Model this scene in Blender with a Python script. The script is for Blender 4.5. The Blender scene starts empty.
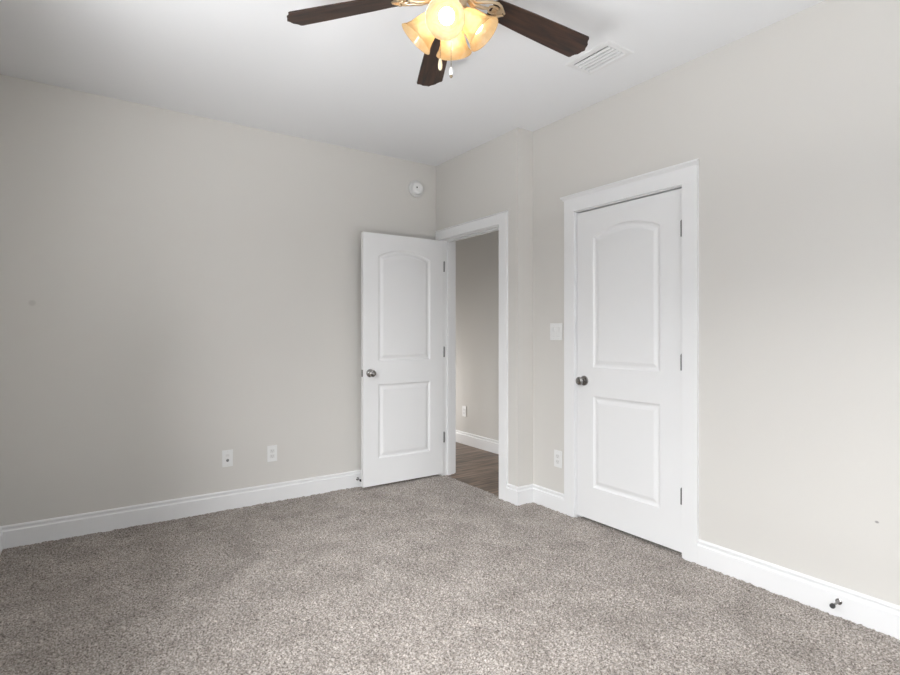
import bpy, bmesh, math, random
import numpy as np
from mathutils import Vector, Matrix

random.seed(4)
S = bpy.context.scene
C = S.collection
PI = math.pi

# ---------------------------------------------------------------- camera
YAW, CAM_H, FPX = 0.6017046, 1.2418, 533.186
cd = bpy.data.cameras.new('camera'); cam = bpy.data.objects.new('camera', cd); C.objects.link(cam)
cd.sensor_width = 36.0; cd.lens = FPX/900*36.0; cd.shift_y = -(337.5-333.75)/900
cd.clip_start = 0.02
cam.location = (0, 0, CAM_H); cam.rotation_euler = (PI/2, 0, -YAW)
S.camera = cam

# ---------------------------------------------------------------- room numbers (metres)
H = 2.74
XL, XD, XR = -0.403, 2.597, 2.745      # left wall, entry-door wall, closet wall
YF, YB, YJ = -0.640, 4.0055, 2.911     # wall behind the camera, back wall, jog
XH = 3.55                              # far wall of the hallway
T = 0.12

# ---------------------------------------------------------------- light
w = bpy.data.worlds.new('world'); S.world = w; w.use_nodes = True
bg = w.node_tree.nodes['Background']; bg.inputs[0].default_value = (0.80, 0.88, 1.0, 1); bg.inputs[1].default_value = 1.0

def area(name, loc, rot, sx, sy, power, col, spread=180):
    l = bpy.data.lights.new(name, 'AREA'); l.shape = 'RECTANGLE'; l.size = sx; l.size_y = sy
    l.energy = power; l.color = col; l.spread = math.radians(spread)
    o = bpy.data.objects.new(name, l); C.objects.link(o); o.location = loc; o.rotation_euler = rot
    return o
WIN1 = (-0.50, 1.95, 0.62, 2.16)    # y0,y1,z0,z1 window in the left wall
WIN2 = (0.45, 2.25, 0.62, 2.10)    # x0,x1,z0,z1 window in the wall behind the camera
area('daylight_left', (-4.3, 0.6, 4.3), (0, math.radians(-58), 0), 3.2, 7.0, 870, (0.97, 0.985, 1.0))
area('daylight_left_low', (-4.3, -3.5, 3.6), (0, math.radians(-62), math.radians(40)), 3.0, 4.0, 800, (0.97, 0.985, 1.0))
area('ground_fill_left', (-3.2, 0.6, 0.0), (0, math.radians(-125), 0), 4.0, 6.0, 135, (0.98, 0.99, 1.0))  # added emitter in place of ground bounce, lifts ceiling and far walls
area('added_upfill_left', (XL-T-.55, 0.35, 0.30), (0, math.radians(178), 0), 1.0, 2.2, 250, (0.98, 0.99, 1.0))  # added upward lamp for even ambient fill; no patio is known here
area('ground_fill_rear', (1.5, -3.2, 0.0), (math.radians(125), 0, 0), 6.0, 4.0, 180, (0.98, 0.99, 1.0))  # unseen fill lamp added behind the rear window, aimed up
area('added_hall_fill', (3.12, 6.1, 0.48), (math.radians(-90), 0, 0), .6, .85, 18, (0.99, 0.99, 1.0))  # added unseen lamp at hall end, brightens the lower hall wall

vs = S.view_settings
S.display_settings.display_device = 'sRGB'
vs.view_transform = 'Standard'; vs.look = 'None'; vs.gamma = 1.0; vs.exposure = 0.05; vs.use_curve_mapping = False

# ---------------------------------------------------------------- materials
def nt(name):
    m = bpy.data.materials.new(name); m.use_nodes = True
    n = m.node_tree; return m, n, n.nodes['Principled BSDF']
def simple(name, col, rough=.5, metal=0, spec=.5, bump=None):
    m, n, b = nt(name)
    b.inputs['Base Color'].default_value = (*col, 1); b.inputs['Roughness'].default_value = rough
    b.inputs['Metallic'].default_value = metal; b.inputs['Specular IOR Level'].default_value = spec
    if bump:
        sc, st, di = bump
        tc = n.nodes.new('ShaderNodeTexCoord'); no = n.nodes.new('ShaderNodeTexNoise'); bu = n.nodes.new('ShaderNodeBump')
        no.inputs['Scale'].default_value = sc; no.inputs['Detail'].default_value = 3
        bu.inputs['Strength'].default_value = st; bu.inputs['Distance'].default_value = di
        n.links.new(tc.outputs['Object'], no.inputs['Vector']); n.links.new(no.outputs['Fac'], bu.inputs['Height'])
        n.links.new(bu.outputs['Normal'], b.inputs['Normal'])
    return m
def add_spot(m, pos, rad, scale, col, amount):
    """a small stain of its own on a surface"""
    n = m.node_tree; b = n.nodes['Principled BSDF']; L = n.links
    tc = n.nodes.new('ShaderNodeTexCoord'); mp = n.nodes.new('ShaderNodeMapping'); mp.vector_type = 'POINT'
    mp.inputs['Location'].default_value = tuple(-p*s for p, s in zip(pos, scale)); mp.inputs['Scale'].default_value = scale
    ln = n.nodes.new('ShaderNodeVectorMath'); ln.operation = 'LENGTH'
    mr = n.nodes.new('ShaderNodeMapRange'); mr.inputs['From Min'].default_value = rad; mr.inputs['From Max'].default_value = rad*.5
    mr.inputs['To Min'].default_value = 0; mr.inputs['To Max'].default_value = amount
    mx = n.nodes.new('ShaderNodeMix'); mx.data_type = 'RGBA'
    L.new(tc.outputs['Object'], mp.inputs[0]); L.new(mp.outputs[0], ln.inputs[0]); L.new(ln.outputs['Value'], mr.inputs[0])
    L.new(mr.outputs[0], mx.inputs[0])
    inp = b.inputs['Base Color']
    if inp.is_linked: L.new(inp.links[0].from_socket, mx.inputs[6])
    else: mx.inputs[6].default_value = inp.default_value
    mx.inputs[7].default_value = (*col, 1); L.new(mx.outputs[2], inp)

WALLC = (.670, .650, .615)
M_wall = simple('greige_wall_paint', WALLC, .75, 0, .25, (260, .12, .002))
M_wallb = simple('greige_wall_paint_back', WALLC, .75, 0, .25, (260, .12, .002))
add_spot(M_wallb, (-.253, YB, 1.424), .022, (1, 1, 1), (.42, .40, .37), .35)
M_wallr = simple('greige_wall_paint_right', WALLC, .75, 0, .25, (260, .12, .002))
add_spot(M_wallr, (XR, .831, .451), .009, (1, 1, 1.4), (.25, .24, .23), .8)
M_ceil = simple('flat_white_ceiling_paint', (.84, .845, .855), .85, 0, .2, (180, .12, .002))
M_trim = simple('semigloss_white_trim_paint', (.83, .83, .83), .32, 0, .4)
M_door = simple('satin_white_door_paint', (.83, .83, .83), .4, 0, .4, (320, .05, .001))
M_nickel = simple('brushed_nickel', (.33, .32, .31), .22, 1)
M_hinge = simple('dark_nickel', (.22, .22, .22), .4, .9)
M_black = simple('dark_recess', (.03, .03, .03), .7)
M_slot = simple('grey_socket_slot', (.34, .34, .34), .6)
M_rubber = simple('rubber', (.05, .05, .05), .7)
M_plast = simple('white_plastic', (.80, .80, .79), .35)
M_plast2 = simple('off_white_plastic', (.72, .715, .70), .4)
M_brass = simple('antique_brass_cream', (.60, .48, .33), .34, .75)
M_steelw = simple('white_enamel_steel', (.80, .80, .80), .4)
M_chain = simple('chain_brass', (.30, .24, .16), .35, 1)
M_fobw = simple('cream_wood_fob', (.85, .74, .52), .4)
M_fobg = simple('white_ceramic_fob', (.80, .80, .80), .2)
M_duct = simple('dark_duct_metal', (.10, .10, .10), .6)
M_vinyl = simple('vinyl_window_frame', (.8, .8, .8), .4)

def carpet_material():
    m, n, b = nt('greige_carpet_pile'); L = n.links
    tc = n.nodes.new('ShaderNodeTexCoord')
    def noise(scale, det, rough=.5):
        o = n.nodes.new('ShaderNodeTexNoise'); o.inputs['Scale'].default_value = scale
        o.inputs['Detail'].default_value = det; o.inputs['Roughness'].default_value = rough
        L.new(tc.outputs['Object'], o.inputs['Vector']); return o.outputs['Fac']
    def ramp(src, stops):
        r = n.nodes.new('ShaderNodeValToRGB'); L.new(src, r.inputs[0]); e = r.color_ramp.elements
        e[0].position, e[0].color = stops[0][0], (*stops[0][1], 1)
        e[1].position, e[1].color = stops[-1][0], (*stops[-1][1], 1)
        for p, c in stops[1:-1]:
            q = e.new(p); q.color = (*c, 1)
        return r.outputs[0]
    def mul(a, bb, fac=1.0):
        x = n.nodes.new('ShaderNodeMix'); x.data_type = 'RGBA'; x.blend_type = 'MULTIPLY'; x.inputs[0].default_value = fac
        L.new(a, x.inputs[6]); L.new(bb, x.inputs[7]); return x.outputs[2]
    yarn = ramp(noise(130, 2, .65), [(.30, (.085, .068, .055)), (.42, (.27, .233, .205)), (.54, (.46, .41, .368)), (.68, (.73, .675, .63))])
    patch = ramp(noise(4.5, 5, .6), [(.34, (.74, .73, .72)), (.60, (1, 1, 1))])
    L.new(mul(yarn, patch), b.inputs['Base Color'])
    b.inputs['Roughness'].default_value = .95; b.inputs['Specular IOR Level'].default_value = .1
    b.inputs['Sheen Weight'].default_value = .15; b.inputs['Sheen Roughness'].default_value = .6
    bu = n.nodes.new('ShaderNodeBump'); bu.inputs['Strength'].default_value = .7; bu.inputs['Distance'].default_value = .006
    L.new(noise(210, 3, .7), bu.inputs['Height']); L.new(bu.outputs['Normal'], b.inputs['Normal'])
    return m
M_carpet = carpet_material()
add_spot(M_carpet, (.491, 2.979, 0), .011, (1, 1, 0), (.02, .017, .015), .9)

def wood_material(name, dark, light, gscale, stretch, rough, planks=None):
    m, n, b = nt(name); L = n.links
    tc = n.nodes.new('ShaderNodeTexCoord'); mp = n.nodes.new('ShaderNodeMapping'); mp.inputs['Scale'].default_value = stretch
    no = n.nodes.new('ShaderNodeTexNoise'); no.inputs['Scale'].default_value = gscale; no.inputs['Detail'].default_value = 6
    no.inputs['Roughness'].default_value = .6; no.inputs['Distortion'].default_value = .6
    r = n.nodes.new('ShaderNodeValToRGB'); e = r.color_ramp.elements
    e[0].position, e[0].color = .35, (*dark, 1); e[1].position, e[1].color = .68, (*light, 1)
    L.new(tc.outputs['Object'], mp.inputs[0]); L.new(mp.outputs[0], no.inputs['Vector']); L.new(no.outputs['Fac'], r.inputs[0])
    out = r.outputs[0]
    if planks:
        br = n.nodes.new('ShaderNodeTexBrick'); br.inputs['Scale'].default_value = 1
        br.inputs['Brick Width'].default_value = planks[0]; br.inputs['Row Height'].default_value = planks[1]
        br.inputs['Mortar Size'].default_value = .0012
        br.inputs['Color1'].default_value = (.72, .70, .68, 1); br.inputs['Color2'].default_value = (1.15, 1.1, 1.05, 1)
        br.inputs['Mortar'].default_value = (.35, .33, .3, 1)
        L.new(tc.outputs['Object'], br.inputs['Vector'])
        x = n.nodes.new('ShaderNodeMix'); x.data_type = 'RGBA'; x.blend_type = 'MULTIPLY'; x.inputs[0].default_value = 1
        L.new(out, x.inputs[6]); L.new(br.outputs['Color'], x.inputs[7]); out = x.outputs[2]
    L.new(out, b.inputs['Base Color']); b.inputs['Roughness'].default_value = rough
    return m
M_plank = wood_material('grey_brown_wood_planks', (.085, .058, .042), (.34, .25, .19), 2.2, (1.2, 14, 1), .45, (1.1, .15))
M_walnut = wood_material('dark_walnut_blade', (.010, .0055, .004), (.060, .026, .014), 5, (1.0, 9, 9), .42)

def shade_material():
    m = bpy.data.materials.new('alabaster_amber_glass'); m.use_nodes = True; n = m.node_tree; L = n.links
    n.nodes.remove(n.nodes['Principled BSDF']); out = n.nodes['Material Output']
    tc = n.nodes.new('ShaderNodeTexCoord'); no = n.nodes.new('ShaderNodeTexNoise'); no.inputs['Scale'].default_value = 22
    no.inputs['Detail'].default_value = 4; no.inputs['Distortion'].default_value = 1.2
    r = n.nodes.new('ShaderNodeValToRGB'); e = r.color_ramp.elements
    e[0].position, e[0].color = .3, (.80, .60, .34, 1); e[1].position, e[1].color = .65, (.86, .72, .48, 1)
    L.new(tc.outputs['Object'], no.inputs['Vector']); L.new(no.outputs['Fac'], r.inputs[0])
    tr = n.nodes.new('ShaderNodeBsdfTranslucent'); df = n.nodes.new('ShaderNodeBsdfDiffuse'); gl = n.nodes.new('ShaderNodeBsdfGlossy')
    tp = n.nodes.new('ShaderNodeBsdfTransparent'); tp.inputs[0].default_value = (1.0, .90, .72, 1)
    gl.inputs['Roughness'].default_value = .15
    L.new(r.outputs[0], tr.inputs[0]); L.new(r.outputs[0], df.inputs[0])
    def mix(f, a, b):
        x = n.nodes.new('ShaderNodeMixShader'); x.inputs[0].default_value = f; L.new(a, x.inputs[1]); L.new(b, x.inputs[2]); return x.outputs[0]
    o = mix(.05, mix(.28, mix(.38, tr.outputs[0], df.outputs[0]), tp.outputs[0]), gl.outputs[0])
    L.new(o, out.inputs[0])
    return m
M_shade = shade_material()
def emis(name, col, st):
    m, n, b = nt(name); b.inputs['Base Color'].default_value = (.9, .9, .9, 1)
    b.inputs['Emission Color'].default_value = (*col, 1); b.inputs['Emission Strength'].default_value = st; return m
M_bulb = emis('lit_frosted_bulb', (1.0, .86, .66), 7)
def glass_mat():
    m = bpy.data.materials.new('window_glass'); m.use_nodes = True; n = m.node_tree; L = n.links
    n.nodes.remove(n.nodes['Principled BSDF']); t = n.nodes.new('ShaderNodeBsdfTransparent'); g = n.nodes.new('ShaderNodeBsdfGlossy')
    g.inputs['Roughness'].default_value = .02; mx = n.nodes.new('ShaderNodeMixShader'); mx.inputs[0].default_value = .06
    L.new(t.outputs[0], mx.inputs[1]); L.new(g.outputs[0], mx.inputs[2]); L.new(mx.outputs[0], n.nodes['Material Output'].inputs[0])
    return m
M_glass = glass_mat()

# ---------------------------------------------------------------- mesh helpers
class MB:
    def __init__(s): s.bm = bmesh.new()
    def box(s, x0, x1, y0, y1, z0, z1, bev=0):
        v = [s.bm.verts.new((x, y, z)) for x in (x0, x1) for y in (y0, y1) for z in (z0, z1)]
        fs = [s.bm.faces.new([v[i] for i in f]) for f in ((0,1,3,2),(4,6,7,5),(0,4,5,1),(2,3,7,6),(0,2,6,4),(1,5,7,3))]
        if bev:
            es = list({e for f in fs for e in f.edges})
            bmesh.ops.bevel(s.bm, geom=es, offset=bev, segments=2, profile=.6, affect='EDGES')
        return s
    def prism(s, pts, f):
        """pts: closed 2d outline, f(p, t) -> 3d point for t = 0, 1"""
        a = [s.bm.verts.new(f(p, 0)) for p in pts]; b = [s.bm.verts.new(f(p, 1)) for p in pts]; n = len(pts)
        s.bm.faces.new(a[::-1]); s.bm.faces.new(b)
        for i in range(n): s.bm.faces.new((a[i], a[(i+1) % n], b[(i+1) % n], b[i]))
        return s
    def lathe(s, prof, mat=Matrix(), seg=32, closed=False):
        """prof: (radius, height) along local +Z"""
        rings = []
        for r, h in prof:
            if r < 1e-6: rings.append([s.bm.verts.new(mat @ Vector((0, 0, h)))])
            else: rings.append([s.bm.verts.new(mat @ Vector((r*math.cos(2*PI*k/seg), r*math.sin(2*PI*k/seg), h))) for k in range(seg)])
        prs = list(zip(rings, rings[1:])) + ([(rings[-1], rings[0])] if closed else [])
        for a, b in prs:
            for k in range(seg):
                q = (k+1) % seg
                if len(a) == 1 and len(b) == 1: continue
                if len(a) == 1: s.bm.faces.new((a[0], b[k], b[q]))
                elif len(b) == 1: s.bm.faces.new((a[k], a[q], b[0]))
                else: s.bm.faces.new((a[k], a[q], b[q], b[k]))
        return s
    def tube(s, pts, r, seg=10):
        pts = [Vector(p) for p in pts]; rings = []; up = Vector((0, 0, 1))
        for i, p in enumerate(pts):
            d = (pts[min(i+1, len(pts)-1)] - pts[max(i-1, 0)]).normalized()
            a = d.cross(up if abs(d.z) < .95 else Vector((1, 0, 0))).normalized(); b = d.cross(a)
            rr = r[i] if isinstance(r, (list, tuple)) else r
            rings.append([s.bm.verts.new(p + rr*(a*math.cos(2*PI*k/seg) + b*math.sin(2*PI*k/seg))) for k in range(seg)])
        for a, b in zip(rings, rings[1:]):
            for k in range(seg): s.bm.faces.new((a[k], a[(k+1) % seg], b[(k+1) % seg], b[k]))
        s.bm.faces.new(rings[0][::-1]); s.bm.faces.new(rings[-1]); return s
    def build(s, name, mat, parent=None, smooth=False, label=None):
        bmesh.ops.recalc_face_normals(s.bm, faces=s.bm.faces)
        me = bpy.data.meshes.new(name); s.bm.to_mesh(me); s.bm.free()
        o = bpy.data.objects.new(name, me); C.objects.link(o); me.materials.append(mat)
        if parent: o.parent = parent
        if smooth:
            for p in me.polygons: p.use_smooth = True
            try: me.set_sharp_from_angle(angle=math.radians(38))
            except Exception: pass
        if label: o['label'] = label
        return o
def tag(o, label, cat, kind=None, group=None):
    o['label'] = label; o['category'] = cat
    if kind: o['kind'] = kind
    if group: o['group'] = group
    return o
def empty(name, loc, rot=(0, 0, 0)):
    o = bpy.data.objects.new(name, None); C.objects.link(o); o.location = loc; o.rotation_euler = rot
    o.empty_display_size = .1; return o
def axis_mat(origin, d):
    """matrix taking local +Z to direction d"""
    return Matrix.Translation(origin) @ Vector(d).to_track_quat('Z', 'Y').to_matrix().to_4x4()

# ---------------------------------------------------------------- shell
# openings
D1 = (3.114, 3.888, 2.062)      # entry opening in wall x = XD: y0, y1, top
D2 = (1.712, 2.488, 2.062)      # closet opening in wall x = XR
JT = .019                       # jamb thickness

m = MB(); m.box(XL-T, XD+T, YB, YB+T, -.1, H)
tag(m.build('wall_back', M_wallb), 'long plain greige wall on the left of the photo, behind the open door', 'wall', 'structure')

m = MB(); y0, y1, z0, z1 = WIN1
m.box(XL-T, XL, YF-T, y0, -.1, H).box(XL-T, XL, y1, YB, -.1, H).box(XL-T, XL, y0, y1, -.1, z0).box(XL-T, XL, y0, y1, z1, H)
tag(m.build('wall_left', M_wall), 'greige side wall seen as a sliver at the left edge of the photo', 'wall', 'structure')

m = MB(); x0, x1, z0, z1 = WIN2
m.box(XL, x0, YF-T, YF, -.1, H).box(x1, XR+T, YF-T, YF, -.1, H).box(x0, x1, YF-T, YF, -.1, z0).box(x0, x1, YF-T, YF, z1, H)
tag(m.build('wall_front', M_wall), 'greige window wall behind the viewpoint', 'wall', 'structure')

m = MB()
m.box(XR, XR+T, YF, D2[0]-JT, -.1, H).box(XR, XR+T, D2[1]+JT, YJ, -.1, H).box(XR, XR+T, D2[0]-JT, D2[1]+JT, D2[2]+JT, H)
tag(m.build('wall_right', M_wallr), 'greige wall on the right holding the closed two-panel closet door', 'wall', 'structure')

m = MB()
m.box(XD, XD+T, YJ, D1[0]-JT, -.1, H).box(XD, XD+T, D1[1]+JT, YB, -.1, H).box(XD, XD+T, D1[0]-JT, D1[1]+JT, D1[2]+JT, H)
m.box(XD+T, XR+T, YJ, YJ+T, -.1, H)
tag(m.build('wall_entry', M_wall), 'short greige wall with the hallway doorway, stepping out beside the closet wall', 'wall', 'structure')

m = MB(); m.box(XH, XH+.1, YJ, 6.6, -.1, H)
m.box(XR+T, XH, YJ, YJ+T, -.1, H); m.box(XD, XH+.1, 6.6, 6.7, -.1, H); m.box(XD, XD+T, YB+T, 6.6, -.1, H)
tag(m.build('wall_hall', M_wall), 'shaded greige hallway wall seen through the open doorway', 'wall', 'structure')

# closet interior behind the closed door
m = MB(); m.box(XR+T, XR+.75, YF, YF+.1, -.1, H).box(XR+.75, XR+.79, YF, YJ, -.1, H)
tag(m.build('wall_closet', M_wall), 'closet wall hidden behind the closed closet door', 'wall', 'structure')

vx0, vx1, vy0, vy1 = 2.205, 2.415, 1.785, 2.085      # ceiling register; its duct goes up through the ceiling
VH = (vx0+.034, vx1-.034, vy0+.030, vy1-.030)
m = MB(); m.box(XL-T, VH[0], YF-T, 6.7, H, H+.12).box(VH[1], XH+.1, YF-T, 6.7, H, H+.12)
m.box(VH[0], VH[1], YF-T, VH[2], H, H+.12).box(VH[0], VH[1], VH[3], 6.7, H, H+.12)
tag(m.build('ceiling', M_ceil), 'flat white ceiling', 'ceiling', 'structure')

# carpet: a displaced pile surface
def carpet():
    x0, x1, yy0, yy1, st = XL, XR+.03, YF, YB, .0055
    nx, ny = int((x1-x0)/st)+1, int((yy1-yy0)/st)+1
    rng = np.random.default_rng(7)
    xs = np.linspace(x0, x1, nx); ys = np.linspace(yy0, yy1, ny)
    def vnoise(cell):
        gx, gy = int((x1-x0)/cell)+3, int((yy1-yy0)/cell)+3
        g = rng.random((gy, gx)); u = (xs-x0)/cell; v = (ys-yy0)/cell
        iu, iv = u.astype(int), v.astype(int); fu, fv = u-iu, v-iv
        fu = fu*fu*(3-2*fu); fv = fv*fv*(3-2*fv)
        a = g[iv][:, iu]; b = g[iv][:, iu+1]; c = g[iv+1][:, iu]; d = g[iv+1][:, iu+1]
        return (a*(1-fu)+b*fu)*(1-fv)[:, None] + (c*(1-fu)+d*fu)*fv[:, None]
    z = (rng.random((ny, nx))-.5)*.0046 + (vnoise(.012)-.5)*.0095 + (vnoise(.05)-.5)*.0025 + (vnoise(.3)-.5)*.002
    X, Y = np.meshgrid(xs, ys)
    jx = (rng.random((ny, nx))-.5)*st*.6; jy = (rng.random((ny, nx))-.5)*st*.6
    co = np.stack([X+jx, Y+jy, z], -1).reshape(-1, 3).astype(np.float32)
    i = np.arange((ny-1)*(nx-1)); r, c = i//(nx-1), i % (nx-1); a = r*nx+c
    q = np.stack([a, a+1, a+nx+1, a+nx], 1)
    cx, cy = xs[c], ys[r]
    keep = ~((cy > YJ+.02) & (cx > XD+.014)) & ~((cx > XR+.002) & ((cy < D2[0]) | (cy > D2[1])))
    q = q[keep].astype(np.int32); nf = len(q)
    me = bpy.data.meshes.new('floor'); me.vertices.add(len(co)); me.vertices.foreach_set('co', co.ravel())
    me.loops.add(nf*4); me.loops.foreach_set('vertex_index', q.ravel())
    me.polygons.add(nf); me.polygons.foreach_set('loop_start', np.arange(nf, dtype=np.int32)*4)
    me.update(calc_edges=True); me.validate()
    me.materials.append(M_carpet)
    o = bpy.data.objects.new('floor', me); C.objects.link(o)
    return o
tag(carpet(), 'greige speckled cut-pile carpet covering the bedroom', 'floor', 'structure')

m = MB(); m.box(XR+.03, XR+.75, YF+.1, YJ, -.1, -.001)
tag(m.build('floor', M_carpet), 'carpet of the closet behind the closed closet door', 'floor', 'structure')
m = MB(); m.box(XD+.012, XR+T, YJ+T, 6.6, -.1, -.004).box(XR+T, XH, YJ+T, 6.6, -.1, -.004)
tag(m.build('floor', M_plank), 'grey-brown wood plank flooring of the hallway beyond the doorway', 'floor', 'structure')

# ---------------------------------------------------------------- baseboards
BB = [(0, 0), (.017, 0), (.017, .098), (.015, .1015), (.0085, .103), (.0075, .108), (.0085, .114), (.0115, .118), (.0120, .123), (.0095, .128), (.004, .131), (0, .131)]
def base_run(mb, a, b, nrm, e0=0, e1=0):
    """profile swept from a to b; nrm points into the room; e0/e1 mitre: +1 outside corner, -1 inside corner"""
    a, b, nrm = Vector(a), Vector(b), Vector(nrm); d = (b-a).normalized()
    mb.prism(BB, lambda p, t: (a - d*p[0]*e0 + nrm*p[0] + Vector((0, 0, p[1]-.004*(p[1] == 0)))) if t == 0 else
             (b + d*p[0]*e1 + nrm*p[0] + Vector((0, 0, p[1]-.004*(p[1] == 0)))))
CO = .090   # casing width
m = MB(); base_run(m, (XL, YB, 0), (XD-.018, YB, 0), (0, -1, 0), -1, 0)
tag(m.build('baseboard_back', M_trim), 'white moulded baseboard along the long left wall', 'baseboard', 'structure')
m = MB(); base_run(m, (XL, YF, 0), (XL, YB, 0), (1, 0, 0), -1, -1)
tag(m.build('baseboard_left', M_trim), 'white baseboard of the side wall at the left edge', 'baseboard', 'structure')
m = MB(); base_run(m, (XL, YF, 0), (XR, YF, 0), (0, 1, 0), -1, -1)
tag(m.build('baseboard_front', M_trim), 'white baseboard of the window wall behind the viewpoint', 'baseboard', 'structure')
m = MB(); base_run(m, (XR, YF, 0), (XR, D2[0]-.006-CO, 0), (-1, 0, 0), -1, 0); base_run(m, (XR, D2[1]+.006+CO, 0), (XR, YJ, 0), (-1, 0, 0), 0, -1)
tag(m.build('baseboard_right', M_trim), 'white baseboard on the right wall either side of the closet door', 'baseboard', 'structure')
m = MB(); base_run(m, (XR, YJ, 0), (XD, YJ, 0), (0, -1, 0), -1, 1); base_run(m, (XD, YJ, 0), (XD, D1[0]-.006-CO, 0), (-1, 0, 0), 1, 0)
tag(m.build('baseboard_entry', M_trim), 'short white baseboard wrapping the jog beside the doorway', 'baseboard', 'structure')
m = MB(); base_run(m, (XH, YJ+T, 0), (XH, 6.6, 0), (-1, 0, 0), 0, 0)
tag(m.build('baseboard_hall', M_trim), 'white hallway baseboard above the wood planks through the doorway', 'baseboard', 'structure')

# ---------------------------------------------------------------- casings (walls facing -x)
def door_trim(X, D, hh, cs, label, cap_l, cap_r, stop_x, wall_t=T):
    t = empty('trim_1' if X == XD else 'trim_2', (X, (D[0]+D[1])/2, 0)); tag(t, label, 'door trim', 'structure')
    ox, oy = X, (D[0]+D[1])/2
    def L(mb, x0, x1, ya, yb, z0, z1, bev=0): return mb.box(x0-ox, x1-ox, ya-oy, yb-oy, z0, z1, bev)
    r = .006
    L(MB(), X-.018, X, D[0]-r-CO, D[0]-r, -.004, D[2]+r, .0015).build('side_casing', M_trim, t)
    L(MB(), X-.018, X, D[1]+r, D[1]+r+CO, -.004, D[2]+r, .0015).build('side_casing', M_trim, t)
    L(MB(), X-.0185, X, D[0]-r-CO, D[1]+r+CO, D[2]+r, D[2]+r+hh, .0015).build('head_casing', M_trim, t)
    # crown cap on the head
    zc = D[2]+r+hh
    prof = [(0, 0), (.020, 0), (.024, .006), (.034, .014), (.038, .016), (.038, .026), (0, .028)]
    mb = MB(); mb.prism(prof, lambda p, q: Vector((-p[0]*cs, (D[0]-r-CO-cap_r*p[0]/.038 if q == 0 else D[1]+r+CO+cap_l*p[0]/.038)-oy, zc+p[1]*cs)))
    mb.build('cap_moulding', M_trim, t)
    mb = MB(); L(mb, X, X+wall_t, D[0]-JT, D[0], -.004, D[2]); L(mb, X, X+wall_t, D[1], D[1]+JT, -.004, D[2]); L(mb, X, X+wall_t, D[0]-JT, D[1]+JT, D[2], D[2]+JT)
    mb.build('jamb', M_trim, t)
    mb = MB(); s0, s1 = stop_x
    L(mb, s0, s1, D[0], D[0]+.012, -.004, D[2]-.0005, .001); L(mb, s0, s1, D[1]-.012, D[1], -.004, D[2]-.0005, .001); L(mb, s0, s1, D[0]+.012, D[1]-.012, D[2]-.012, D[2], .001)
    mb.build('door_stop_moulding', M_trim, t)
    # hall-side casing
    mb = MB(); L(mb, X+wall_t, X+wall_t+.018, D[0]-r-CO, D[0]-r, 0, D[2]+r+.09); L(mb, X+wall_t, X+wall_t+.018, D[1]+r, D[1]+r+CO, 0, D[2]+r+.09)
    L(mb, X+wall_t, X+wall_t+.018, D[0]-r, D[1]+r, D[2]+r, D[2]+r+.09)
    mb.build('rear_casing', M_trim, t)
    return t
door_trim(XD, D1, .074, .5, 'white flat door casing around the open hallway doorway', .0, .004, (XD+.042, XD+.075))
door_trim(XR, D2, .086, 1.0, 'white flat door casing with capped head around the closed closet door', .018, .018, (XR+.040, XR+.075))

# ---------------------------------------------------------------- two-panel doors
DW, DH, DT = .766, 2.030, .035
def panel_outline(x0, x1, z0, z1, rise, n=18):
    """closed outline, counter-clockwise; top edge an arch of the given rise over z1"""
    pts = [(x0, z0), (x1, z0), (x1, z1)]
    if rise:
        wd = x1-x0; R = (wd*wd/4+rise*rise)/(2*rise); cx, cz = (x0+x1)/2, z1+rise-R; a0 = math.asin(wd/2/R)
        for k in range(1, n): a = a0-2*a0*k/n; pts.append((cx+R*math.sin(a), cz+R*math.cos(a)))
    pts.append((x0, z1)); return pts
def inset(pts, d):
    n = len(pts); out = []
    for i in range(n):
        p0, p1, p2 = Vector(pts[i-1]), Vector(pts[i]), Vector(pts[(i+1) % n])
        e1, e2 = (p1-p0).normalized(), (p2-p1).normalized()
        n1, n2 = Vector((-e1.y, e1.x)), Vector((-e2.y, e2.x)); b = (n1+n2).normalized()
        out.append(tuple(p1+b*d/max(.3, b.dot(n1))))
    return out
PX0, PX1 = .135, DW-.137
PANELS = [panel_outline(PX0, PX1, .212, .812, 0), panel_outline(PX0, PX1, 1.000, 1.850, .060)]
STEPS = [(.004, .0035), (.010, .0085), (.018, .0100), (.024, .0095), (.044, .0030), (.050, .0025)]
def door_leaf(parent):
    """leaf in x 0..DW, y 0 (front) .. DT (back), z 0..DH"""
    bm = bmesh.new()
    for side in (0, 1):
        def P(x, z, dep): return (x, dep if side == 0 else DT-dep, z)
        rect = [bm.verts.new(P(x, z, 0)) for x, z in ((0, 0), (DW, 0), (DW, DH), (0, DH))]
        edges = [bm.edges.new((rect[i], rect[(i+1) % 4])) for i in range(4)]
        for pts in PANELS:
            ring = [bm.verts.new(P(x, z, 0)) for x, z in pts]; n = len(ring)
            edges += [bm.edges.new((ring[i], ring[(i+1) % n])) for i in range(n)]
            for d, dep in STEPS:
                nr = [bm.verts.new(P(x, z, dep)) for x, z in inset(pts, d)]
                for i in range(n): bm.faces.new((ring[i], ring[(i+1) % n], nr[(i+1) % n], nr[i]))
                ring = nr
            bm.faces.new(ring)
        bmesh.ops.triangle_fill(bm, use_beauty=True, use_dissolve=False, edges=edges)
        if side == 0: r0 = rect
        else:
            for i in range(4): bm.faces.new((r0[i], r0[(i+1) % 4], rect[(i+1) % 4], rect[i]))
    bmesh.ops.recalc_face_normals(bm, faces=bm.faces)
    me = bpy.data.meshes.new('leaf'); bm.to_mesh(me); bm.free(); me.materials.append(M_door)
    o = bpy.data.objects.new('leaf', me); C.objects.link(o); o.parent = parent; return o
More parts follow.
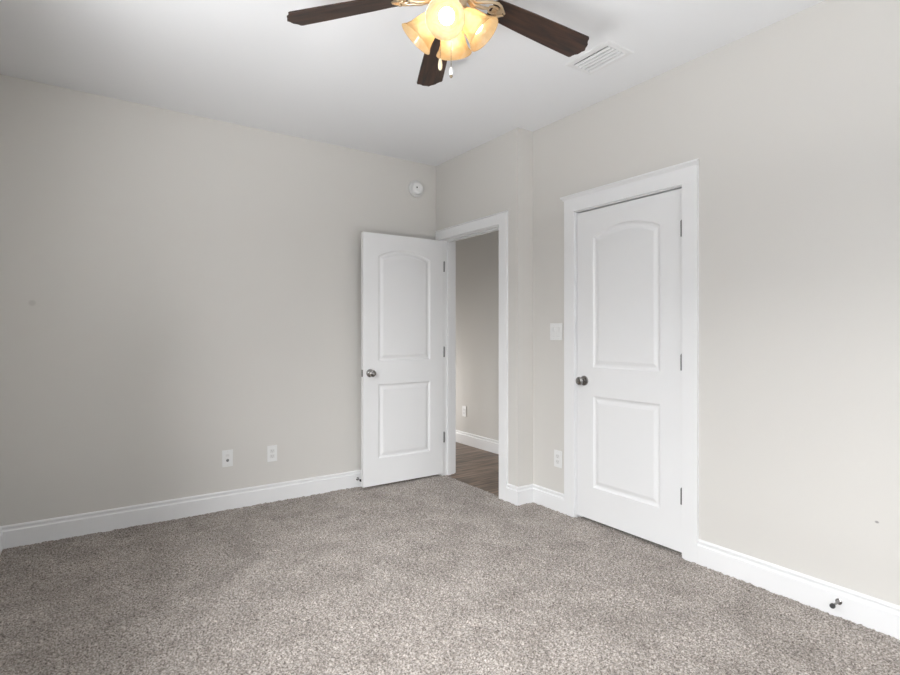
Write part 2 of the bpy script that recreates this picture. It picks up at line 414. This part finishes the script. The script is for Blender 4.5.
KNOB = [(0, 0), (.033, 0), (.033, .004), (.030, .008), (.018, .011), (.0125, .014), (.0115, .028), (.014, .032), (.022, .036), (.0268, .043), (.0275, .050), (.025, .057), (.017, .062), (.008, .0635), (0, .064)]
def knob_set(parent, x, z, front=True, back=True):
    for ok, y, d in ((front, 0, -1), (back, DT, 1)):
        if ok:
            MB().lathe(KNOB, axis_mat((x, y, z), (0, d, 0)), 28).build('door_knob', M_nickel, parent, True, 'brushed nickel round knob')
    MB().box(x*0-.0012 if x < DW/2 else DW, .0 if x < DW/2 else DW+.0012, .006, DT-.006, z-.028, z+.028).build('latch_plate', M_nickel, parent)
def hinge(parent, kx, ky, z, sgn):
    """knuckle at (kx, ky); one leaf let into the door edge, one on the jamb"""
    mb = MB()
    for k in range(5):
        za = z-.044+k*.0176; mb.lathe([(0, za), (.0078, za), (.0078, za+.0168), (0, za+.0168)], Matrix.Translation((kx, ky, 0)), 12)
    mb.lathe([(0, z+.044), (.006, z+.044), (.0055, z+.047), (0, z+.050)], Matrix.Translation((kx, ky, 0)), 12)
    mb.box(min(kx, kx-sgn*.003), max(kx, kx-sgn*.003), min(ky, ky+.03), max(ky, ky+.03), z-.044, z+.044)
    mb.build('hinge', M_hinge, parent, True)
ZG = .022
# entry door, open 90 degrees against the back wall; hinge side at the doorway
d1 = empty('door_1', (XD+.001-DW-.008, 3.872, ZG)); tag(d1, 'white two-panel arched door standing open beside the hallway doorway', 'door', 'structure')
door_leaf(d1); knob_set(d1, .060, .905, True, True)
for z in (1.805, 1.060, .315): hinge(d1, DW+.006, .002, z, 1)
# closet door: rotated so that its front faces -x; local x runs towards -y
d2 = empty('door_2', (XR+.002, D2[1]-.005, ZG), (0, 0, -PI/2)); tag(d2, 'closed white two-panel arched closet door in the right wall', 'door', 'structure')
door_leaf(d2); knob_set(d2, .063, .908, True, False)
for z in (1.805, 1.060, .315): hinge(d2, DW+.003, -.006, z, 1)

# ---------------------------------------------------------------- windows behind the viewpoint
def window(name, label, a0, a1, z0, z1, place, catn):
    """frame in local x (along wall) and y (through the wall, 0 = room face, + outward)"""
    t = empty(name, *place); tag(t, label, 'window', 'structure')
    wd = a1-a0
    mb = MB(); mb.box(0, .05, .03, .09, z0, z1).box(wd-.05, wd, .03, .09, z0, z1).box(.05, wd-.05, .03, .09, z0, z0+.05).box(.05, wd-.05, .03, .09, z1-.05, z1)
    mb.box(.05, wd-.05, .04, .08, (z0+z1)/2-.02, (z0+z1)/2+.02)
    mb.build('window_frame', M_vinyl, t)
    MB().box(.05, wd-.05, .058, .062, z0+.05, (z0+z1)/2-.02).build('pane', M_glass, t)
    MB().box(.05, wd-.05, .058, .062, (z0+z1)/2+.02, z1-.05).build('pane', M_glass, t)
    MB().box(-.06, wd+.06, -.04, .03, z0-.02, z0, .003).build('window_sill', M_trim, t)
window('window_1', 'white framed window in the side wall, outside the photo on the left', WIN1[0], WIN1[1], WIN1[2], WIN1[3], ((XL, WIN1[0], 0), (0, 0, PI/2)), 0)
window('window_2', 'white framed window in the wall behind the viewpoint', WIN2[0], WIN2[1], WIN2[2], WIN2[3], ((WIN2[1], YF, 0), (0, 0, PI)), 0)

# ---------------------------------------------------------------- ceiling fan
FC = Vector((1.171, 1.691, 0))
fan = empty('ceiling_fan', (FC.x, FC.y, H)); tag(fan, 'five-blade dark walnut ceiling fan with a lit four-shade light kit', 'ceiling fan')
def fz(z): return z-H      # world height -> fan local
MB().lathe([(0, 0), (.068, 0), (.070, -.008), (.064, -.022), (.045, -.034), (.020, -.040), (0, -.040)]).build('canopy', M_brass, fan, True)
MB().lathe([(0, -.038), (.013, -.038), (.013, -.066), (0, -.066)], seg=16).build('downrod', M_brass, fan, True)
MB().lathe([(0, -.055), (.035, -.055), (.060, -.060), (.095, -.072), (.118, -.090), (.124, -.112), (.118, -.132), (.122, -.136), (.122, -.144), (.100, -.156), (.070, -.164), (0, -.164)], seg=48).build('motor_housing', M_brass, fan, True)
MB().lathe([(0, -.162), (.060, -.162), (.062, -.190), (.056, -.200), (.056, -.238), (.050, -.250), (.036, -.256), (0, -.256)], seg=32).build('switch_housing', M_brass, fan, True)
MB().lathe([(0, -.254), (.034, -.254), (.044, -.262), (.044, -.278), (.030, -.290), (.012, -.296), (.010, -.306), (.004, -.314), (0, -.316)], seg=32).build('light_fitter', M_brass, fan, True)

DROOP = math.radians(5.5)
BZ = fz(2.505 + .668*math.sin(DROOP))
R0, R1 = .180, .674
half = []     # (r, half-width)
for k in range(9): a = PI/2*k/8; half.append((R0+.022*(1-math.cos(a))*1.0, .030+.018*math.sin(a)))
half += [(R0+.06, .0505), (.35, .057), (.50, .0625), (.618, .0655), (.634, .0660), (.640, .0640), (.643, .0600), (.646, .050), (.652, .041), (.661, .033), (.664, .024), (.667, .012)]
outline = [(r, h) for r, h in half] + [(R1, 0)] + [(r, -h) for r, h in reversed(half)]
PHI0 = math.atan2(.911, .413)
for k in range(5):
    ang = PHI0 + 2*PI*k/5
    Rz = Matrix.Rotation(ang, 4, 'Z') @ Matrix.Translation((0, 0, BZ)) @ Matrix.Rotation(DROOP, 4, 'Y') @ Matrix.Rotation(math.radians(-11), 4, 'X')
    mb = MB(); mb.prism(outline, lambda p, t: Vector((p[0], p[1], .003 if t else -.003)))
    b = mb.build('fan_blade', M_walnut, fan); b.matrix_local = Rz
    # scrolled blade iron under the root of the blade
    mb = MB()
    zc = -.008
    for s in (1, -1):
        mb.tube([(.075, s*.010, -.006), (.10, s*.014, -.022), (.13, s*.026, -.020), (.16, s*.034, -.012), (.19, s*.036, zc), (.21, s*.028, zc), (.226, s*.015, zc), (.240, s*.004, zc)],
                [.006, .0065, .0065, .006, .006, .0055, .005, .004], 10)
        mb.tube([(.165, s*.006, zc-.001), (.178, s*.016, zc-.001), (.196, s*.018, zc-.001), (.208, s*.010, zc-.001), (.206, s*.002, zc-.001), (.196, s*.001, zc-.001)], .0042, 8)
        mb.lathe([(0, -.004), (.006, -.004), (.007, 0), (.006, .006), (0, .006)], Matrix.Translation((.212, s*.022, zc-.004)), 10)
    mb.tube([(.070, 0, -.004), (.10, 0, -.024), (.14, 0, -.020), (.168, 0, zc-.002)], [.007, .008, .007, .005], 10)
    mb.box(.185, .232, -.016, .016, -.0075, -.0032, .001)
    mb.build('blade_iron', M_brass, fan, True).matrix_local = Rz

SH = [(.0260, 0), (.0290, .010), (.0370, .026), (.0450, .046), (.0505, .069), (.0555, .090), (.0620, .106), (.0700, .117), (.0730, .122)]
view_a = PI/2 - YAW      # direction the camera looks, as an angle
for k in range(4):
    a = view_a + PI + math.radians(-7) + k*PI/2
    dn = math.radians((37, 47, 43, 47)[k]); nz = (2.452, 2.476, 2.478, 2.476)[k]
    hd = Vector((math.cos(a), math.sin(a), 0)); ax = (hd*math.cos(dn) - Vector((0, 0, math.sin(dn)))).normalized()
    neck = Vector((math.cos(YAW), -math.sin(YAW), 0))*-.009 + hd*(.040 if k == 0 else .050) + Vector((0, 0, fz(nz)))
    mtx = axis_mat(neck, ax)
    arm = MB().tube([hd*.020+Vector((0, 0, fz(2.468))), hd*.034+Vector((0, 0, fz(nz+.006))), neck-ax*.006], .008, 12)
    arm.lathe([(0, -.014), (.012, -.014), (.024, -.008), (.029, 0), (.030, .010), (.028, .010), (.026, .002), (0, .002)], mtx, 24)
    arm = arm.build('light_arm', M_brass, fan, True)
    prof = SH + [(r-.003, h) for r, h in reversed(SH)]
    sh = MB().lathe(prof, mtx, 40, True).build('lamp_shade', M_shade, fan, True, 'amber alabaster glass bell shade, lit from inside')
    bp = [(0, .004), (.013, .004), (.013, .022), (.015, .030), (.024, .046), (.0295, .062), (.0300, .070), (.0270, .083), (.0190, .093), (.009, .098), (0, .099)]
    MB().lathe(bp, mtx, 24).build('light_bulb', M_bulb, sh, True)
# pull chains hang from the switch housing
def pull_chain(x, y, z0, z1, fobm, prof, tip=None):
    mb = MB(); n = int((z0-z1)/.006)
    for i in range(n):
        z = z0-i*.006; mb.lathe([(0, .0022), (.0018, .001), (.0018, -.001), (0, -.0022)], Matrix.Translation((x, y, fz(z))), 6)
    mb.tube([(x, y, fz(z0)), (x, y, fz(z1))], .0009, 6)
    c = mb.build('pull_chain', M_chain, fan)
    MB().lathe([(r, -h) for r, h in prof], Matrix.Translation((x, y, fz(z1))), 16).build('chain_fob', fobm, c, True)
    if tip: MB().lathe([(0, 0), (.006, -.001), (.0065, -.006), (.004, -.010), (0, -.011)], Matrix.Translation((x, y, fz(z1)-tip)), 12).build('fob_tip', M_chain, c, True)
rt = Vector((math.cos(YAW), -math.sin(YAW), 0)); fw = Vector((math.sin(YAW), math.cos(YAW), 0))
p1 = rt*(-.045)+fw*(-.048); p2 = rt*(-.004)+fw*(-.062)
pull_chain(p1.x, p1.y, 2.50, 2.278, M_fobw, [(0, 0), (.004, .001), (.0065, .010), (.0085, .024), (.008, .034), (.005, .042), (0, .044)])
pull_chain(p2.x, p2.y, 2.50, 2.240, M_fobg, [(0, 0), (.004, .001), (.0075, .010), (.0085, .022), (.006, .032), (0, .034)], .030)

# ---------------------------------------------------------------- ceiling air vent
vent = empty('air_vent', ((vx0+vx1)/2, (vy0+vy1)/2, H)); tag(vent, 'white louvred ceiling air register near the right wall, beside a fan blade', 'vent')
hx, hy = (vx1-vx0)/2, (vy1-vy0)/2; ix, iy = hx-.034, hy-.030
mb = MB()
def frame_ring(mb, rings):
    prev = None
    for (a, b, z) in rings:
        cur = [mb.bm.verts.new(p) for p in ((-a, -b, z), (a, -b, z), (a, b, z), (-a, b, z))]
        if prev:
            for i in range(4): mb.bm.faces.new((prev[i], prev[(i+1) % 4], cur[(i+1) % 4], cur[i]))
        prev = cur
frame_ring(mb, [(hx, hy, 0), (hx, hy, -.0015), (hx-.005, hy-.005, -.004), (ix+.004, iy+.004, -.006), (ix, iy, -.006), (ix, iy, -.0005)])
mb.build('frame', M_steelw, vent)
mb = MB(); e = .0015
mb.box(-ix-e, -ix, -iy-e, iy+e, 0.001, .16).box(ix, ix+e, -iy-e, iy+e, .001, .16).box(-ix, ix, -iy-e, -iy, .001, .16).box(-ix, ix, iy, iy+e, .001, .16).box(-ix, ix, -iy, iy, .155, .16)
mb.build('duct', M_duct, vent)
ns = 5
for k in range(ns):
    xk = -ix + (2*ix)*(k+.62)/ns
    pts = [(xk, .002), (xk+.0015, -.002), (xk+.005, -.006), (xk+.010, -.0085)]
    o2 = [(x-.0008, z-.0010) for x, z in reversed(pts)]
    mb = MB(); mb.prism(pts+o2, lambda p, t: Vector((p[0], -iy+.001 if t == 0 else iy-.001, p[1])))
    mb.build('louvre', M_steelw, vent)

# ---------------------------------------------------------------- smoke detector on the back wall
sd = empty('smoke_detector', (2.385, YB, 2.505)); tag(sd, 'round white smoke detector high on the back wall above the open door', 'smoke detector')
mt = axis_mat((0, 0, 0), (0, -1, 0))
MB().lathe([(0, 0), (.070, 0), (.073, .004), (.073, .012), (.068, .016), (0, .016)], mt, 48).build('mounting_base', M_plast2, sd, True)
MB().lathe([(0, .016), (.054, .016), (.055, .022), (.053, .036), (.049, .046), (.042, .051), (.032, .053), (.030, .051), (.024, .051), (.022, .054), (0, .055)], mt, 48).build('cover', M_plast, sd, True)
MB().lathe([(0, 0), (.007, 0), (.007, .001), (0, .001)], axis_mat((-.016, -.054, 0), (0, -1, 0)), 14).build('test_button', M_black, sd)

# ---------------------------------------------------------------- plates on walls
def plate(root, wd=.072, ht=.118):
    """local: x along the wall, -y out of the wall"""
    MB().box(-wd/2, wd/2, -.0055, 0, -ht/2, ht/2, .0022).build('cover_plate', M_plast, root)
def screws(root, pts, mat=M_plast2):
    for x, z in pts: MB().lathe([(0, 0), (.003, 0), (.0025, .001), (0, .001)], axis_mat((x, -.0055, z), (0, -1, 0)), 10).build('screw', mat, root)
def duplex(loc, rot, label):
    r = empty('wall_outlet', loc, rot); tag(r, label, 'outlet', group='white duplex outlets low on the walls'); plate(r)
    for s in (1, -1):
        zc = s*.0195
        f = MB().box(-.0165, .0165, -.0075, -.0054, zc-.0135, zc+.0135, .001).build('socket', M_plast2, r)
        mb = MB(); mb.box(-.0075, -.0055, -.0080, -.0074, zc-.002, zc+.007); mb.box(.0055, .0075, -.0080, -.0074, zc-.002, zc+.006)
        mb.lathe([(0, 0), (.0024, 0), (.0024, .0006), (0, .0006)], axis_mat((0, -.0074, zc-.008), (0, -1, 0)), 10)
        mb.build('slot', M_slot, f)
    screws(r, [(0, 0)]); return r
# phone / cable jack plate
r = empty('cable_jack', (.838, YB, .360)); tag(r, 'white wall plate with one dark round jack, left of the two on the long wall', 'wall plate'); plate(r)
MB().lathe([(0, 0), (.010, 0), (.010, .003), (.0065, .004), (.0065, .008), (.0045, .009), (0, .009)], axis_mat((0, -.005, -.014), (0, -1, 0)), 16).build('jack', M_hinge, r, True, 'dark round threaded jack')
MB().box(-.012, .012, -.0075, -.005, .014, .030, .001).build('port', M_plast2, r)
screws(r, [(0, .048), (0, -.048)])
duplex((1.150, YB, .355), (0, 0, 0), 'white duplex outlet on the long wall, nearer the open door than the jack plate')
RX = (0, 0, -PI/2)    # plate facing -x
duplex((XR, 2.655, .364), RX, 'white duplex outlet low on the right wall, left of the closet door casing')
duplex((XH, 4.88, .365), RX, 'small white outlet on the hallway wall seen through the doorway')
r = empty('light_switch', (XR, 2.672, 1.256), RX); tag(r, 'white two-gang rocker light switch left of the closet door', 'light switch'); plate(r, .116, .118)
for s in (-1, 1):
    MB().box(s*.023-.0168, s*.023+.0168, -.0068, -.0054, -.0335, .0335, .0006).build('switch_bezel', M_plast2, r)
    mb = MB(); mb.prism([(-.0066, -.031), (-.0066, .031), (-.0105, .031), (-.0072, 0), (-.0080, -.031)], lambda p, t: Vector((s*.023+(-.0145 if t == 0 else .0145), p[0], p[1])))
    mb.build('rocker', M_plast, r)
screws(r, [(-.023, .048), (.023, .048), (-.023, -.048), (.023, -.048)])

# ---------------------------------------------------------------- rigid baseboard door stops
def doorstop(loc, rot, label, ln):
    r = empty('doorstop', loc, rot); tag(r, label, 'doorstop', group='metal doorstops on the baseboards')
    MB().lathe([(0, 0), (.013, 0), (.013, .003), (.007, .006), (.0045, .010), (.0045, ln-.014), (.008, ln-.013), (0, ln-.013)], axis_mat((0, 0, 0), (0, -1, 0)), 18).build('rod', M_nickel, r, True)
    MB().lathe([(0, ln-.013), (.0100, ln-.013), (.0105, ln-.004), (.008, ln), (0, ln)], axis_mat((0, 0, 0), (0, -1, 0)), 18).build('bumper', M_rubber, r, True)
doorstop((1.829, YB-.016, .066), (0, 0, 0), 'small metal doorstop on the baseboard behind the open door edge', .072)
doorstop((XR-.016, .962, .068), RX, 'small metal doorstop on the right wall baseboard, for the closet door', .075)
